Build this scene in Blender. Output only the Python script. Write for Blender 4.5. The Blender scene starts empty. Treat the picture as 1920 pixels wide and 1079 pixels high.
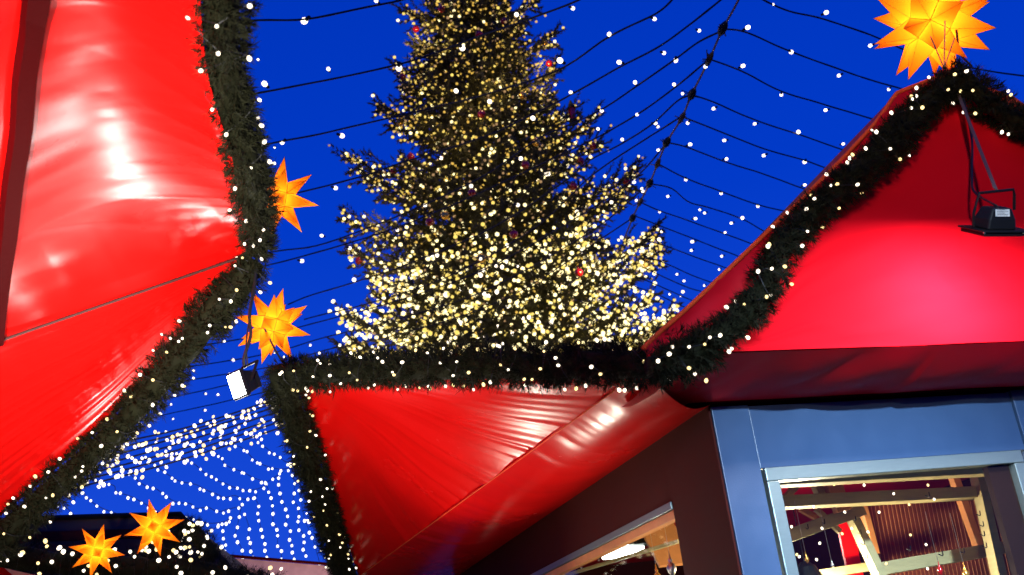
import bpy, bmesh, math, random
from mathutils import Vector, Matrix, noise
R_ = random.Random(7)
S = bpy.context.scene
COL = S.collection
# ---------------------------------------------------------------- camera
PITCH, ROLL, FPX = math.radians(21), math.radians(7.3), 2000.0
CAM = Vector((0, 0, 1.6))
r0 = Vector((1, 0, 0)); u0 = Vector((0, -math.sin(PITCH), math.cos(PITCH))); FW = Vector((0, math.cos(PITCH), math.sin(PITCH)))
CR = math.cos(ROLL)*r0 - math.sin(ROLL)*u0
CU = math.sin(ROLL)*r0 + math.cos(ROLL)*u0
cd = bpy.data.cameras.new('camera'); cam = bpy.data.objects.new('camera', cd); COL.objects.link(cam)
m = Matrix((CR, CU, -FW)).transposed().to_4x4(); m.translation = CAM; cam.matrix_world = m
cd.sensor_width = 36; cd.lens = FPX/1920*36; cd.clip_end = 2000; cd.clip_start = .05
cd.dof.use_dof = True; cd.dof.focus_distance = 6.5; cd.dof.aperture_fstop = 3.4
S.camera = cam
# ---------------------------------------------------------------- world: deep blue dusk sky
W = bpy.data.worlds.new('World'); S.world = W; W.use_nodes = True
nt = W.node_tree; nt.nodes.clear()
out = nt.nodes.new('ShaderNodeOutputWorld'); bg = nt.nodes.new('ShaderNodeBackground')
tc = nt.nodes.new('ShaderNodeTexCoord'); sx = nt.nodes.new('ShaderNodeSeparateXYZ'); rp = nt.nodes.new('ShaderNodeValToRGB')
nt.links.new(tc.outputs['Generated'], sx.inputs[0]); nt.links.new(sx.outputs['Z'], rp.inputs[0])
e = rp.color_ramp.elements
e[0].position = 0.0; e[0].color = (.02, .09, .72, 1)
e[1].position = 1.0; e[1].color = (0, .018, .3, 1)
a = e.new(.18); a.color = (.008, .066, .68, 1)
a = e.new(.42); a.color = (.0005, .043, .58, 1)
a = e.new(.62); a.color = (0, .035, .50, 1)
nt.links.new(rp.outputs[0], bg.inputs[0]); nt.links.new(bg.outputs[0], out.inputs[0]); bg.inputs[1].default_value = 1.0
S.view_settings.view_transform = 'Standard'; S.view_settings.look = 'None'; S.view_settings.exposure = 0; S.view_settings.gamma = 1
S.render.engine = 'CYCLES'
S.cycles.sample_clamp_indirect = 3; S.cycles.sample_clamp_direct = 0; S.cycles.caustics_reflective = False; S.cycles.caustics_refractive = False
S.cycles.max_bounces = 6; S.cycles.transparent_max_bounces = 12
S.render.film_transparent = False

# ---------------------------------------------------------------- geometry helpers
def ray(x, y):
    return (FPX*FW + (x-960)*CR + (540-y)*CU).normalized()
def at(x, y, dist):                       # point seen at a photo pixel, at a horizontal distance
    d = ray(x, y); return CAM + d*(dist/math.hypot(d.x, d.y))
def atz(x, y, z):
    d = ray(x, y); return CAM + d*((z-CAM.z)/d.z)
_d = ray(1330, 765); W0 = CAM + _d*(5.0/math.hypot(_d.x, _d.y)); W0.z = 0
AN = math.radians(17)
E1 = Vector((math.cos(AN), math.sin(AN), 0)); E2 = Vector((-math.sin(AN), math.cos(AN), 0)); EZ = Vector((0, 0, 1))
def L(s, t, z): return W0 + E1*s + E2*t + EZ*z
def on_t(x, y, t):
    d = ray(x, y); k = (t-(CAM-W0).dot(E2))/d.dot(E2); return CAM+d*k
def on_s(x, y, s):
    d = ray(x, y); k = (s-(CAM-W0).dot(E1))/d.dot(E1); return CAM+d*k
def loc(P): d = P-W0; return d.dot(E1), d.dot(E2), P.z
def lerp(a, b, t): return a+(b-a)*t
def poly_at(pts, t):                      # point at fraction t of a polyline
    ls = [(pts[i+1]-pts[i]).length for i in range(len(pts)-1)]; T = sum(ls)*min(max(t, 0), 1)
    for i, l in enumerate(ls):
        if T <= l or i == len(ls)-1: return pts[i].lerp(pts[i+1], T/max(l, 1e-9))
        T -= l
def smooth(pts, n):                       # catmull-rom
    P = [2*pts[0]-pts[1]]+list(pts)+[2*pts[-1]-pts[-2]]; o = []
    for i in range(1, len(P)-2):
        for k in range(n):
            t = k/n; a, b, c, d = P[i-1:i+3]
            o.append(.5*((2*b)+(c-a)*t+(2*a-5*b+4*c-d)*t*t+(3*b-a-3*c+d)*t**3))
    o.append(pts[-1].copy()); return o

class MB:
    def __init__(s): s.v = []; s.f = []
    def box(s, o, x, y, z):               # corner + three edge vectors
        n = len(s.v)
        for c in ((0,0,0),(1,0,0),(1,1,0),(0,1,0),(0,0,1),(1,0,1),(1,1,1),(0,1,1)): s.v.append(o+x*c[0]+y*c[1]+z*c[2])
        for q in ((0,3,2,1),(4,5,6,7),(0,1,5,4),(1,2,6,5),(2,3,7,6),(3,0,4,7)): s.f.append(tuple(n+i for i in q))
        return s
    def lbox(s, s0, s1, t0, t1, z0, z1): return s.box(L(s0, t0, z0), E1*(s1-s0), E2*(t1-t0), EZ*(z1-z0))
    def bar(s, A, B, w, d, side=None):    # square bar
        ax = (B-A).normalized(); side = (side or EZ); u = ax.cross(side).normalized(); v = ax.cross(u).normalized()
        return s.box(A-u*w/2-v*d/2, u*w, v*d, B-A)
    def tube(s, pts, r, n=6, caps=True):
        base = len(s.v); N = len(pts); prev = None
        for i, p in enumerate(pts):
            t = (pts[min(i+1, N-1)]-pts[max(i-1, 0)]).normalized()
            u = t.cross(Vector((0, 0, 1)) if abs(t.z) < .95 else Vector((1, 0, 0))).normalized()
            if prev is not None:
                u = (prev - t*prev.dot(t)).normalized() if (prev - t*prev.dot(t)).length > 1e-4 else u
            prev = u; w = t.cross(u); rr = r(i/(N-1)) if callable(r) else r
            for k in range(n):
                a = 2*math.pi*k/n; s.v.append(p+(u*math.cos(a)+w*math.sin(a))*rr)
        for i in range(N-1):
            for k in range(n):
                a = base+i*n+k; b = base+i*n+(k+1) % n; s.f.append((a, b, b+n, a+n))
        if caps:
            s.f.append(tuple(base+k for k in range(n))[::-1]); s.f.append(tuple(base+(N-1)*n+k for k in range(n)))
        return s
    def ball(s, c, r, sy=1):
        n = len(s.v)
        for v in ICO_V: s.v.append(c+Vector((v[0]*r, v[1]*r, v[2]*r*sy)))
        for f in ICO_F: s.f.append(tuple(n+i for i in f))
        return s
    def build(s, name, mat, parent=None, sm=False, bevel=0, origin=None):
        o0 = origin if origin is not None else (parent['_o'] if parent is not None else None)
        o0 = Vector(o0) if o0 is not None else (s.v[0].copy() if s.v else Vector())
        me = bpy.data.meshes.new(name); me.from_pydata([tuple(v-o0) for v in s.v], [], s.f); me.update()
        if sm: me.polygons.foreach_set('use_smooth', [True]*len(me.polygons))
        for mm in (mat if isinstance(mat, list) else [mat]): me.materials.append(mm)
        o = bpy.data.objects.new(name, me); COL.objects.link(o)
        if parent is not None:
            o.parent = parent; o.location = o0-Vector(parent['_o']); o['_o'] = o0
        else: o.location = o0; o['_o'] = o0
        if bevel:
            b = o.modifiers.new('bevel', 'BEVEL'); b.width = bevel; b.segments = 2; b.limit_method = 'ANGLE'
        return o
def _ico():
    bm = bmesh.new(); bmesh.ops.create_icosphere(bm, subdivisions=1, radius=1)
    v = [tuple(x.co) for x in bm.verts]; f = [tuple(x.index for x in q.verts) for q in bm.faces]; bm.free(); return v, f
ICO_V, ICO_F = _ico()
def thing(name, label, cat, o, group=None, kind=None):
    e = bpy.data.objects.new(name, None); COL.objects.link(e); e.location = o; e['_o'] = Vector(o); e.empty_display_size = .1
    e['label'] = label; e['category'] = cat
    if group: e['group'] = group
    if kind: e['kind'] = kind
    return e
def tag(o, label, cat, group=None):
    o['label'] = label; o['category'] = cat
    if group: o['group'] = group
    return o
def structure(o): o['kind'] = 'structure'; return o
def inst(name, me, p, parent, scale=1, rot=None):
    o = bpy.data.objects.new(name, me); COL.objects.link(o); o.parent = parent; o.location = p-Vector(parent['_o']); o['_o'] = p
    o.scale = (scale,)*3
    if rot is not None: o.rotation_mode = 'QUATERNION'; o.rotation_quaternion = rot
    return o
def lamp(kind, name, p, color, energy, parent=None, size=.1, size_y=None, direc=None, spread=None, up='Y'):
    l = bpy.data.lights.new(name, kind); l.color = color; l.energy = energy
    if kind == 'AREA':
        l.shape = 'RECTANGLE'; l.size = size; l.size_y = size_y or size
        if spread: l.spread = spread
    else: l.shadow_soft_size = size
    o = bpy.data.objects.new(name, l); COL.objects.link(o)
    if parent is not None: o.parent = parent; o.location = p-Vector(parent['_o'])
    else: o.location = p
    if direc is not None: o.rotation_mode = 'QUATERNION'; o.rotation_quaternion = direc.to_track_quat('-Z', up)
    return o

# ---------------------------------------------------------------- materials
def mat(name, base=(.5, .5, .5), rough=.5, metal=0, spec=.5, emit=None, es=0, bump=0, bscale=30, var=0, vscale=5, coat=0, sample=True, stretch=None):
    M = bpy.data.materials.new(name); M.use_nodes = True; t = M.node_tree; b = t.nodes['Principled BSDF']
    b.inputs['Base Color'].default_value = (*base, 1); b.inputs['Roughness'].default_value = rough; b.inputs['Metallic'].default_value = metal
    b.inputs['Specular IOR Level'].default_value = spec; b.inputs['Coat Weight'].default_value = coat
    if emit: b.inputs['Emission Color'].default_value = (*emit, 1); b.inputs['Emission Strength'].default_value = es
    tcn = t.nodes.new('ShaderNodeTexCoord'); mp = t.nodes.new('ShaderNodeMapping'); t.links.new(tcn.outputs['Object'], mp.inputs[0])
    if stretch: mp.inputs['Scale'].default_value = stretch
    if var:
        n = t.nodes.new('ShaderNodeTexNoise'); n.inputs['Scale'].default_value = vscale; n.inputs['Detail'].default_value = 6
        t.links.new(mp.outputs[0], n.inputs['Vector'])
        mx = t.nodes.new('ShaderNodeMixRGB'); mx.inputs[1].default_value = (*[c*(1-var) for c in base], 1); mx.inputs[2].default_value = (*[min(1, c*(1+var)) for c in base], 1)
        t.links.new(n.outputs['Fac'], mx.inputs[0]); t.links.new(mx.outputs[0], b.inputs['Base Color'])
        rr = t.nodes.new('ShaderNodeMapRange'); rr.inputs[3].default_value = max(0, rough-.08); rr.inputs[4].default_value = min(1, rough+.12)
        t.links.new(n.outputs['Fac'], rr.inputs[0]); t.links.new(rr.outputs[0], b.inputs['Roughness'])
    if bump:
        n = t.nodes.new('ShaderNodeTexNoise'); n.inputs['Scale'].default_value = bscale; n.inputs['Detail'].default_value = 4
        t.links.new(mp.outputs[0], n.inputs['Vector'])
        bp = t.nodes.new('ShaderNodeBump'); bp.inputs['Strength'].default_value = bump; bp.inputs['Distance'].default_value = .01
        t.links.new(n.outputs['Fac'], bp.inputs['Height']); t.links.new(bp.outputs[0], b.inputs['Normal'])
    if not sample: M.cycles.emission_sampling = 'NONE'
    return M
M = {}
M['pvc'] = mat('red_pvc', (.80, .005, .004), .28, spec=.09, bump=.05, bscale=7, var=.05, vscale=2)
M['pvc_gloss'] = mat('red_canopy_pvc', (.72, .004, .003), .23, spec=.08, bump=.06, bscale=6, var=.05, vscale=2)
M['pvc_soft'] = mat('red_pvc_matte', (.55, .003, .012), .5, spec=.12, bump=.1, bscale=12, var=.08, vscale=3)
M['pvc_wall'] = mat('red_gable_cloth', (.66, .003, .011), .8, spec=.04, bump=.05, bscale=30, var=.05, vscale=2)
M['pvc_lit_edge'] = mat('red_pvc_lit_edge', (.8, .09, .02), .6, spec=.1, bump=.15, bscale=20)  # orange glow of star and tree lights put into the edge colour
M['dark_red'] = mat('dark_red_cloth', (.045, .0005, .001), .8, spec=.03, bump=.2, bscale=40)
M['seam'] = mat('seam_thread', (.05, .008, .006), .7)
M['blue_paint'] = mat('blue_grey_paint', (.040, .080, .165), .36, bump=.06, bscale=160, var=.12, vscale=7)
M['brown_with_shade'] = mat('brown_with_shade', (.050, .009, .007), .7, spec=.06, bump=.06, bscale=120, var=.2, vscale=6)  # brown holds the warm shade on the side of the grey-blue stall
M['jamb'] = mat('dark_jamb', (.018, .009, .007), .7, spec=.05, var=.2)
M['board'] = mat('pale_ceiling_board', (.34, .33, .2), .35, var=.2, vscale=3)
M['alu'] = mat('brushed_aluminium', (.22, .28, .27), .38, metal=.6, var=.1, vscale=20, stretch=(1, 1, 12))
M['wood'] = mat('planed_pine', (.46, .38, .17), .55, bump=.2, bscale=40, var=.22, vscale=9, stretch=(1, 1, 6))
M['wood_orange'] = mat('orange_wood', (.55, .22, .07), .5, bump=.2, bscale=40, var=.25, vscale=12)
M['wood_dark'] = mat('dark_wood', (.09, .05, .03), .6, bump=.3, bscale=40, var=.3, vscale=9)
M['strap'] = mat('brown_strap', (.12, .07, .06), .8)
M['black'] = mat('black_plastic', (.006, .006, .007), .5, spec=.2, bump=.05, bscale=200)
M['cable'] = mat('cable_black', (.006, .006, .009), .6)
M['rope'] = mat('pale_rope', (.42, .30, .24), .8, bump=.4, bscale=150)
M['label_w'] = mat('label_paper', (.55, .55, .52), .5, var=.3, vscale=60)
M['bulb_w'] = mat('bulb_white', (.02, .015, .01), .4, spec=.1, emit=(1, .86, .66), es=3.2, sample=False)
M['bulb_y'] = mat('bulb_warm', (.02, .015, .01), .4, spec=.1, emit=(1, .74, .30), es=2.4, sample=False)
M['bulb_c'] = mat('bulb_cool', (.02, .015, .01), .4, spec=.1, emit=(.95, .95, .95), es=2.6, sample=False)
M['tb1'] = mat('tree_bulb_gold', (.02, .015, .01), .4, spec=.1, emit=(1, .60, .10), es=.95, sample=False)
M['tb2'] = mat('tree_bulb_yellow', (.02, .015, .01), .4, spec=.1, emit=(1, .72, .15), es=1.3, sample=False)
M['tb3'] = mat('tree_bulb_white', (.02, .015, .01), .4, spec=.1, emit=(1, .84, .40), es=2.6, sample=False)
M['tb4'] = mat('tree_bulb_dim', (.02, .015, .01), .4, spec=.1, emit=(1, .58, .26), es=.45, sample=False)
M['lampglass'] = mat('lamp_face', (1, 1, 1), .3, emit=(.92, 1, .96), es=30, sample=False)
M['tubeglow'] = mat('tube_lamp_face', (1, 1, 1), .3, emit=(.9, 1, .93), es=12, sample=False)
M['fir'] = mat('garland_needles', (.013, .014, .006), .7, spec=.08, var=.45, vscale=14)
M['fir_tree'] = mat('spruce_needles', (.050, .046, .018), .6, spec=.2, var=.5, vscale=1.2)
M['bark'] = mat('bark', (.05, .035, .022), .9, bump=.6, bscale=8)
M['red_ball'] = mat('red_bauble', (.32, .006, .006), .2, coat=.5)
M['gold_ball'] = mat('gold_bauble', (.8, .42, .08), .25, metal=.8)
M['roof_far'] = mat('dark_roof', (.035, .02, .022), .7, bump=.4, bscale=6, var=.3, vscale=3)
M['mesh_board'] = mat('rack_backing', (.22, .05, .03), .6, var=.3, vscale=10)
M['silver'] = mat('silver_wire', (.6, .55, .45), .3, metal=.9)

def stone():
    Mx = bpy.data.materials.new('cobbles'); Mx.use_nodes = True; t = Mx.node_tree; b = t.nodes['Principled BSDF']
    tcn = t.nodes.new('ShaderNodeTexCoord'); v = t.nodes.new('ShaderNodeTexVoronoi'); v.feature = 'DISTANCE_TO_EDGE'; v.inputs['Scale'].default_value = 8
    t.links.new(tcn.outputs['Object'], v.inputs['Vector']); r = t.nodes.new('ShaderNodeValToRGB'); r.color_ramp.elements[0].color = (.02, .02, .02, 1); r.color_ramp.elements[1].color = (.14, .13, .12, 1); r.color_ramp.elements[1].position = .12
    t.links.new(v.outputs['Distance'], r.inputs[0]); t.links.new(r.outputs[0], b.inputs['Base Color']); b.inputs['Roughness'].default_value = .6
    bp = t.nodes.new('ShaderNodeBump'); t.links.new(v.outputs['Distance'], bp.inputs['Height']); bp.inputs['Distance'].default_value = .03; t.links.new(bp.outputs[0], b.inputs['Normal'])
    return Mx
M['cobbles'] = stone()
def star_mat():
    Mx = bpy.data.materials.new('orange_paper'); Mx.use_nodes = True; t = Mx.node_tree; t.nodes.clear()
    o = t.nodes.new('ShaderNodeOutputMaterial'); tr = t.nodes.new('ShaderNodeBsdfTranslucent'); df = t.nodes.new('ShaderNodeBsdfDiffuse'); mx = t.nodes.new('ShaderNodeMixShader')
    n = t.nodes.new('ShaderNodeTexNoise'); n.inputs['Scale'].default_value = 14; tcn = t.nodes.new('ShaderNodeTexCoord'); t.links.new(tcn.outputs['Object'], n.inputs['Vector'])
    r = t.nodes.new('ShaderNodeValToRGB'); r.color_ramp.elements[0].color = (1, .30, .008, 1); r.color_ramp.elements[1].color = (1, .36, .015, 1)
    t.links.new(n.outputs['Fac'], r.inputs[0]); t.links.new(r.outputs[0], tr.inputs[0]); t.links.new(r.outputs[0], df.inputs[0]); mx.inputs[0].default_value = .3
    t.links.new(tr.outputs[0], mx.inputs[1]); t.links.new(df.outputs[0], mx.inputs[2]); t.links.new(mx.outputs[0], o.inputs[0]); return Mx
M['star'] = star_mat()
M['star_edge'] = mat('paper_fold', (.55, .16, .01), .7)
def glass():
    Mx = bpy.data.materials.new('window_glass'); Mx.use_nodes = True; t = Mx.node_tree; t.nodes.clear()
    o = t.nodes.new('ShaderNodeOutputMaterial'); tr = t.nodes.new('ShaderNodeBsdfTransparent'); g = t.nodes.new('ShaderNodeBsdfGlossy'); g.inputs['Roughness'].default_value = .03
    fr = t.nodes.new('ShaderNodeFresnel'); fr.inputs[0].default_value = 1.35; mx = t.nodes.new('ShaderNodeMixShader')
    ge = t.nodes.new('ShaderNodeNewGeometry'); sb = t.nodes.new('ShaderNodeMath'); sb.operation = 'SUBTRACT'; sb.inputs[0].default_value = 1; sb.use_clamp = True; t.links.new(ge.outputs['Backfacing'], sb.inputs[1])
    ml = t.nodes.new('ShaderNodeMath'); ml.operation = 'MULTIPLY'; t.links.new(sb.outputs[0], ml.inputs[0]); t.links.new(fr.outputs[0], ml.inputs[1]); t.links.new(ml.outputs[0], mx.inputs[0]); t.links.new(tr.outputs[0], mx.inputs[1]); t.links.new(g.outputs[0], mx.inputs[2]); t.links.new(mx.outputs[0], o.inputs[0]); return Mx
M['glass'] = glass()

# ---------------------------------------------------------------- setting
g = MB(); g.v = [Vector((-300, -300, 0)), Vector((300, -300, 0)), Vector((300, 300, 0)), Vector((-300, 300, 0))]; g.f = [(0, 1, 2, 3)]
structure(g.build('ground', M['cobbles'], origin=(0, 0, 0)))

# ---------------------------------------------------------------- shared small meshes
def proto_mesh(name, mb, mt, sm=True):
    me = bpy.data.meshes.new(name); me.from_pydata([tuple(v) for v in mb.v], [], mb.f); me.update(); me.materials.append(mt)
    if sm: me.polygons.foreach_set('use_smooth', [True]*len(me.polygons))
    return me
def bulb_shape(r, elong=1.25):
    b = MB(); prof = [(0, .0), (.45, .12), (.85, .55), (1, 1.1), (.85, 1.65), (.45, 2.0), (0, 2.1)]; n = 8
    for rr, z in prof:
        for k in range(n): a = 2*math.pi*k/n; b.v.append(Vector((rr*r*math.cos(a), rr*r*math.sin(a), z*r*elong)))
    for i in range(len(prof)-1):
        for k in range(n): b.f.append((i*n+k, i*n+(k+1) % n, (i+1)*n+(k+1) % n, (i+1)*n+k))
    return b
BW = proto_mesh('bulb', bulb_shape(1, 1.15), M['bulb_w']); BY = proto_mesh('bulb', bulb_shape(1, 1.15), M['bulb_y']); BC = proto_mesh('bulb', bulb_shape(1, 1.1), M['bulb_c'])
_s = MB().tube([Vector((0, 0, -1.5)), Vector((0, 0, .25))], .62, 8); SOCK = proto_mesh('socket', _s, M['cable'])

# ---------------------------------------------------------------- builders
def cable_string(name, label, cat, pts, bulbs, r=.011, group=None, br=.026, sag=.0, col='w'):
    """pts world polyline; bulbs list of (point, size, up) near the cable"""
    sp = smooth(pts, 6) if len(pts) > 2 else [pts[0].lerp(pts[1], k/10) for k in range(11)]
    for i, p in enumerate(sp): p.z += .009*noise.noise(p*1.7+Vector((3, 1, 9)))
    t = thing(name, label, cat, sp[0], group)
    MB().tube(sp, lambda u: r*(1+.25*noise.noise(Vector((u*30, r*90, 4)))), 6).build('cable', M['cable'], t, sm=True)
    for P, sz, kind in bulbs:
        q = min(sp, key=lambda c: (c-P).length)
        d = (P-q); d = d.normalized() if d.length > 1e-3 else Vector((0, 0, -1))
        me = {'w': BW, 'y': BY, 'c': BC}[kind]
        rot = d.to_track_quat('Z', 'Y')
        base = P - d*(br*sz*.9)
        inst('socket', SOCK, base, t, br*sz*.95, rot); inst('bulb', me, base, t, br*sz, rot)
    return t

def needles(mb, base, ax, ln, n, nl, nw, rnd, spread=.9):
    u = ax.orthogonal().normalized(); v = ax.cross(u)
    for i in range(n):
        k = (i+rnd.random())/n; p = base+ax*ln*k; a = rnd.uniform(0, 6.283)
        d = (ax*rnd.uniform(.5, .9)+(u*math.cos(a)+v*math.sin(a))*spread).normalized(); l = nl*rnd.uniform(.65, 1.15)*(1.1-.35*k)
        w = d.cross(ax).normalized()*nw*.5 if d.cross(ax).length > 1e-3 else u*nw*.5
        j = len(mb.v); mb.v += [p-w, p+w, p+d*l]; mb.f.append((j, j+1, j+2))

def garland(label, pts, r, nb, seed, bulb='wy', group='fir garlands along the roof edges', bsz=.0075, dens=620, lights=True, nlen=.055):
    rnd = random.Random(seed); sp = smooth(pts, 8)
    t = thing('fir_garland', label, 'garland', sp[0], group)
    Ltot = sum((sp[i+1]-sp[i]).length for i in range(len(sp)-1))
    ph = rnd.uniform(0, 50)
    def rad(u): return r*(1+.28*noise.noise(Vector((u*Ltot*2.6, ph, 0)))+.12*noise.noise(Vector((u*Ltot*9, ph, 5))))
    MB().tube(sp, lambda u: rad(u)*.62, 9).build('stem', M['fir'], t, sm=True)
    mb = MB(); N = int(Ltot*dens)
    for i in range(N):
        u = rnd.random(); p = poly_at(sp, u); tan = (poly_at(sp, min(1, u+.01))-poly_at(sp, max(0, u-.01))).normalized()
        x = tan.orthogonal().normalized(); y = tan.cross(x); a = rnd.uniform(0, 6.283); rd = x*math.cos(a)+y*math.sin(a)
        ax = (rd*rnd.uniform(.5, 1)+tan*rnd.uniform(-1, 1)*.9).normalized(); rr = rad(u)
        b = p+rd*rr*rnd.uniform(.35, .78); tl = rr*rnd.uniform(.3, .6)
        needles(mb, b, ax, tl, 15, nlen, .0048, rnd)
    mb.build('foliage', M['fir'], t)
    wires = MB(); last = None
    for i in range(nb):
        u = (i+rnd.random())/nb; p = poly_at(sp, u); tan = (poly_at(sp, min(1, u+.01))-poly_at(sp, max(0, u-.01))).normalized()
        x = tan.orthogonal().normalized(); y = tan.cross(x)
        for tr in range(6):                     # prefer the side people see
            a = rnd.uniform(0, 6.283); rd = x*math.cos(a)+y*math.sin(a)
            if rd.dot((CAM-p).normalized()) > -.2: break
        rr = rad(u)*rnd.uniform(.85, 1.15); P = p+rd*rr
        me = BW if rnd.random() < .65 or bulb == 'w' else BY
        inst('bulb', me, P, t, bsz*rnd.uniform(.75, 1.2), (rd+Vector((rnd.uniform(-.6, .6), rnd.uniform(-.6, .6), rnd.uniform(-.6, .6)))).to_track_quat('Z', 'Y'))
        if last is not None and (last-P).length < .7:
            mid = (last+P)/2+rd*rnd.uniform(-.02, .03); wires.tube(smooth([last, mid, P-rd*.005], 4), .0022, 4)
        last = P-rd*.005
    if wires.v: wires.build('light_wire', M['cable'], t)
    return t

def patch(name, fn, nu, nv, disp, mt, parent, sag=0, towards=None):
    """fabric sheet: fn(u,v)->point, displaced along its normal by disp(u,v)"""
    P = [[fn(i/nu, j/nv) for j in range(nv+1)] for i in range(nu+1)]
    mb = MB()
    for i in range(nu+1):
        for j in range(nv+1):
            u, v = i/nu, j/nv; e = .004
            a = fn(min(1, u+e), v)-fn(max(0, u-e), v); b = fn(u, min(1, v+e))-fn(u, max(0, v-e)); n = a.cross(b)
            if n.length < 1e-12: n = fn(.5+e, .5)-fn(.5-e, .5); n = n.cross(fn(.5, .5+e)-fn(.5, .5-e))
            n.normalize()
            if n.dot(CAM-P[i][j]) < 0: n = -n
            mb.v.append(P[i][j]+n*disp(u, v))
    for i in range(nu):
        for j in range(nv):
            a = i*(nv+1)+j; mb.f.append((a, a+1, a+nv+2, a+nv+1))
    o = mb.build(name, mt, parent, sm=True)
    return o
def n1(x, s=0): return noise.noise(Vector((x, s*7.31, s*1.7)))
def ridge(x, s=0): return (1-abs(n1(x, s))*2.2)

# ================================================================ STALL A (right): walls, gable, side canopy
A = thing('market_stall', 'blue grey market stall with glazed door and pink lit red gable at right', 'market stall', L(0, 0, 0), 'red roofed market stalls')
# --- body
MB().lbox(.003, .195, -.012, .18, 0, 2.765).build('corner_post', M['blue_paint'], A, bevel=.004)
MB().lbox(.2, 1.683, 0, .06, 2.462, 2.762).build('fascia_board', M['blue_paint'], A, bevel=.003)
MB().lbox(1.69, 1.84, -.012, .1, 0, 2.77).build('door_post', M['blue_paint'], A, bevel=.004)
MB().lbox(1.845, 3.3, 0, .06, 0, 2.765).build('front_wall', M['blue_paint'], A)
MB().lbox(.2, 1.683, 0, .06, 0, 1.0).build('base_panel', M['blue_paint'], A, bevel=.003)
MB().lbox(-.012, 0, -.006, .585, 0, 2.775).build('side_post', M['brown_with_shade'], A, bevel=.003)  # side parts take the brown that holds their shade
MB().lbox(.0, .06, .59, 6, 2.44, 2.775).build('side_fascia', M['brown_with_shade'], A)
MB().lbox(.0, .06, 4.6, 6, 0, 2.438).build('side_wall', M['brown_with_shade'], A)
MB().lbox(.0, .06, .59, 4.598, 0, 1.0).build('side_base_panel', M['brown_with_shade'], A)
MB().lbox(.06, 3.3, 5.94, 6, 0, 2.765).build('back_wall', M['brown_with_shade'], A)
MB().lbox(3.24, 3.3, .065, 5.935, 0, 2.765).build('far_side_wall', M['brown_with_shade'], A)
MB().lbox(-.05, 3.34, -.03, 6.03, 2.78, 2.82).build('wall_plate', M['dark_red'], A)
# door frame + glass
f = MB(); f.lbox(.205, 1.63, -.03, .03, 2.395, 2.457); f.lbox(.205, .268, -.03, .03, 1.0, 2.394); f.lbox(1.57, 1.63, -.03, .03, 1.0, 2.394)
W1 = f.build('window_frame', M['alu'], A, bevel=.004)
MB().lbox(.27, 1.568, 0, .006, 1.0, 2.394).build('pane', M['glass'], W1)
MB().lbox(1.44, 1.566, .01, .05, 1.0, 2.393).build('inner_jamb', M['jamb'], A)
f = MB(); f.lbox(-.02, .05, .588, 4.6, 2.40, 2.44); f.lbox(-.02, .05, 4.56, 4.6, 1, 2.4)
W2 = f.build('window_frame', M['alu'], A, bevel=.003)
MB().lbox(.012, .018, .6, 4.56, 1.0, 2.35).build('pane', M['glass'], W2)
MB().lbox(-.01, .045, .588, 4.56, 2.352, 2.398).build('window_batten', M['wood_orange'], A, bevel=.003)
# --- side canopy: triangle P-Q-R and the band from the seam to the wall
PP = at(548, 696, 6.2); PQ = at(1206, 692, 4.45); PR = at(672, 1082, 9.4)
PC = L(-.52, -.62, 2.78)
def tri(P, Aq, B):
    return lambda u, v: P.lerp(Aq.lerp(B, v), u)
def dispA(u, v):
    w = v*9+.35*n1(u*3, 2)
    d = .020*u*(.25+.75*u**2)*math.exp(-((v-.42)/.34)**2)*(ridge(w*1.6, 1)*.8+.45*ridge(w*3.9+u, 4)+.2*n1(w*11, 3))
    d += .006*n1(v*14, 9)*u+.05*math.sin(math.pi*v)*u*(1-u)*2
    return -d
CA = patch('side_canopy', tri(PP, PQ, PR), 60, 260, dispA, M['pvc_gloss'], A)
TOPA = [on_s(1338, 770, -.004), on_s(1250, 820, -.004), on_s(860, 1079, -.004), L(-.004, 6.1, 2.77)]
def band(u, v):
    a = PQ.lerp(PR, v) if v <= 1 else PR
    b = poly_at([L(-.004, -.03, 2.772), L(-.004, 6.1, 2.772)], v)
    p = a.lerp(b, u); p.z -= .085*math.sin(math.pi*u)*(1-v*.5); return p
def dispB(u, v):
    w = v*16+u*1.2+.5*n1(u*2, 7)
    return -(.012*math.exp(-((v-.4)/.4)**2)*(1-u)**1.2*(ridge(w*1.1, 2)+.5*ridge(w*2.7, 5)) + .005*n1(w*.8, 8)*math.sin(math.pi*u))
patch('canopy_band', band, 46, 280, dispB, M['pvc_gloss'], A)
MB().tube([PQ.lerp(PR, k/30)+Vector((0, 0, -.004)) for k in range(31)], .0035, 5).build('canopy_seam', M['pvc_lit_edge'], A)
# top skin of the side canopy so it reads as a roof from elsewhere
rb = L(.5, 2.2, 3.35)
mb = MB(); mb.v = [PP+EZ*.006+E1*.1, PQ+EZ*.012+E1*.05+E2*.05, rb, PR+EZ*.01+E1*.06]; mb.f = [(0, 1, 2), (0, 2, 3)]; mb.build('canopy_top', M['pvc_soft'], A)
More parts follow.
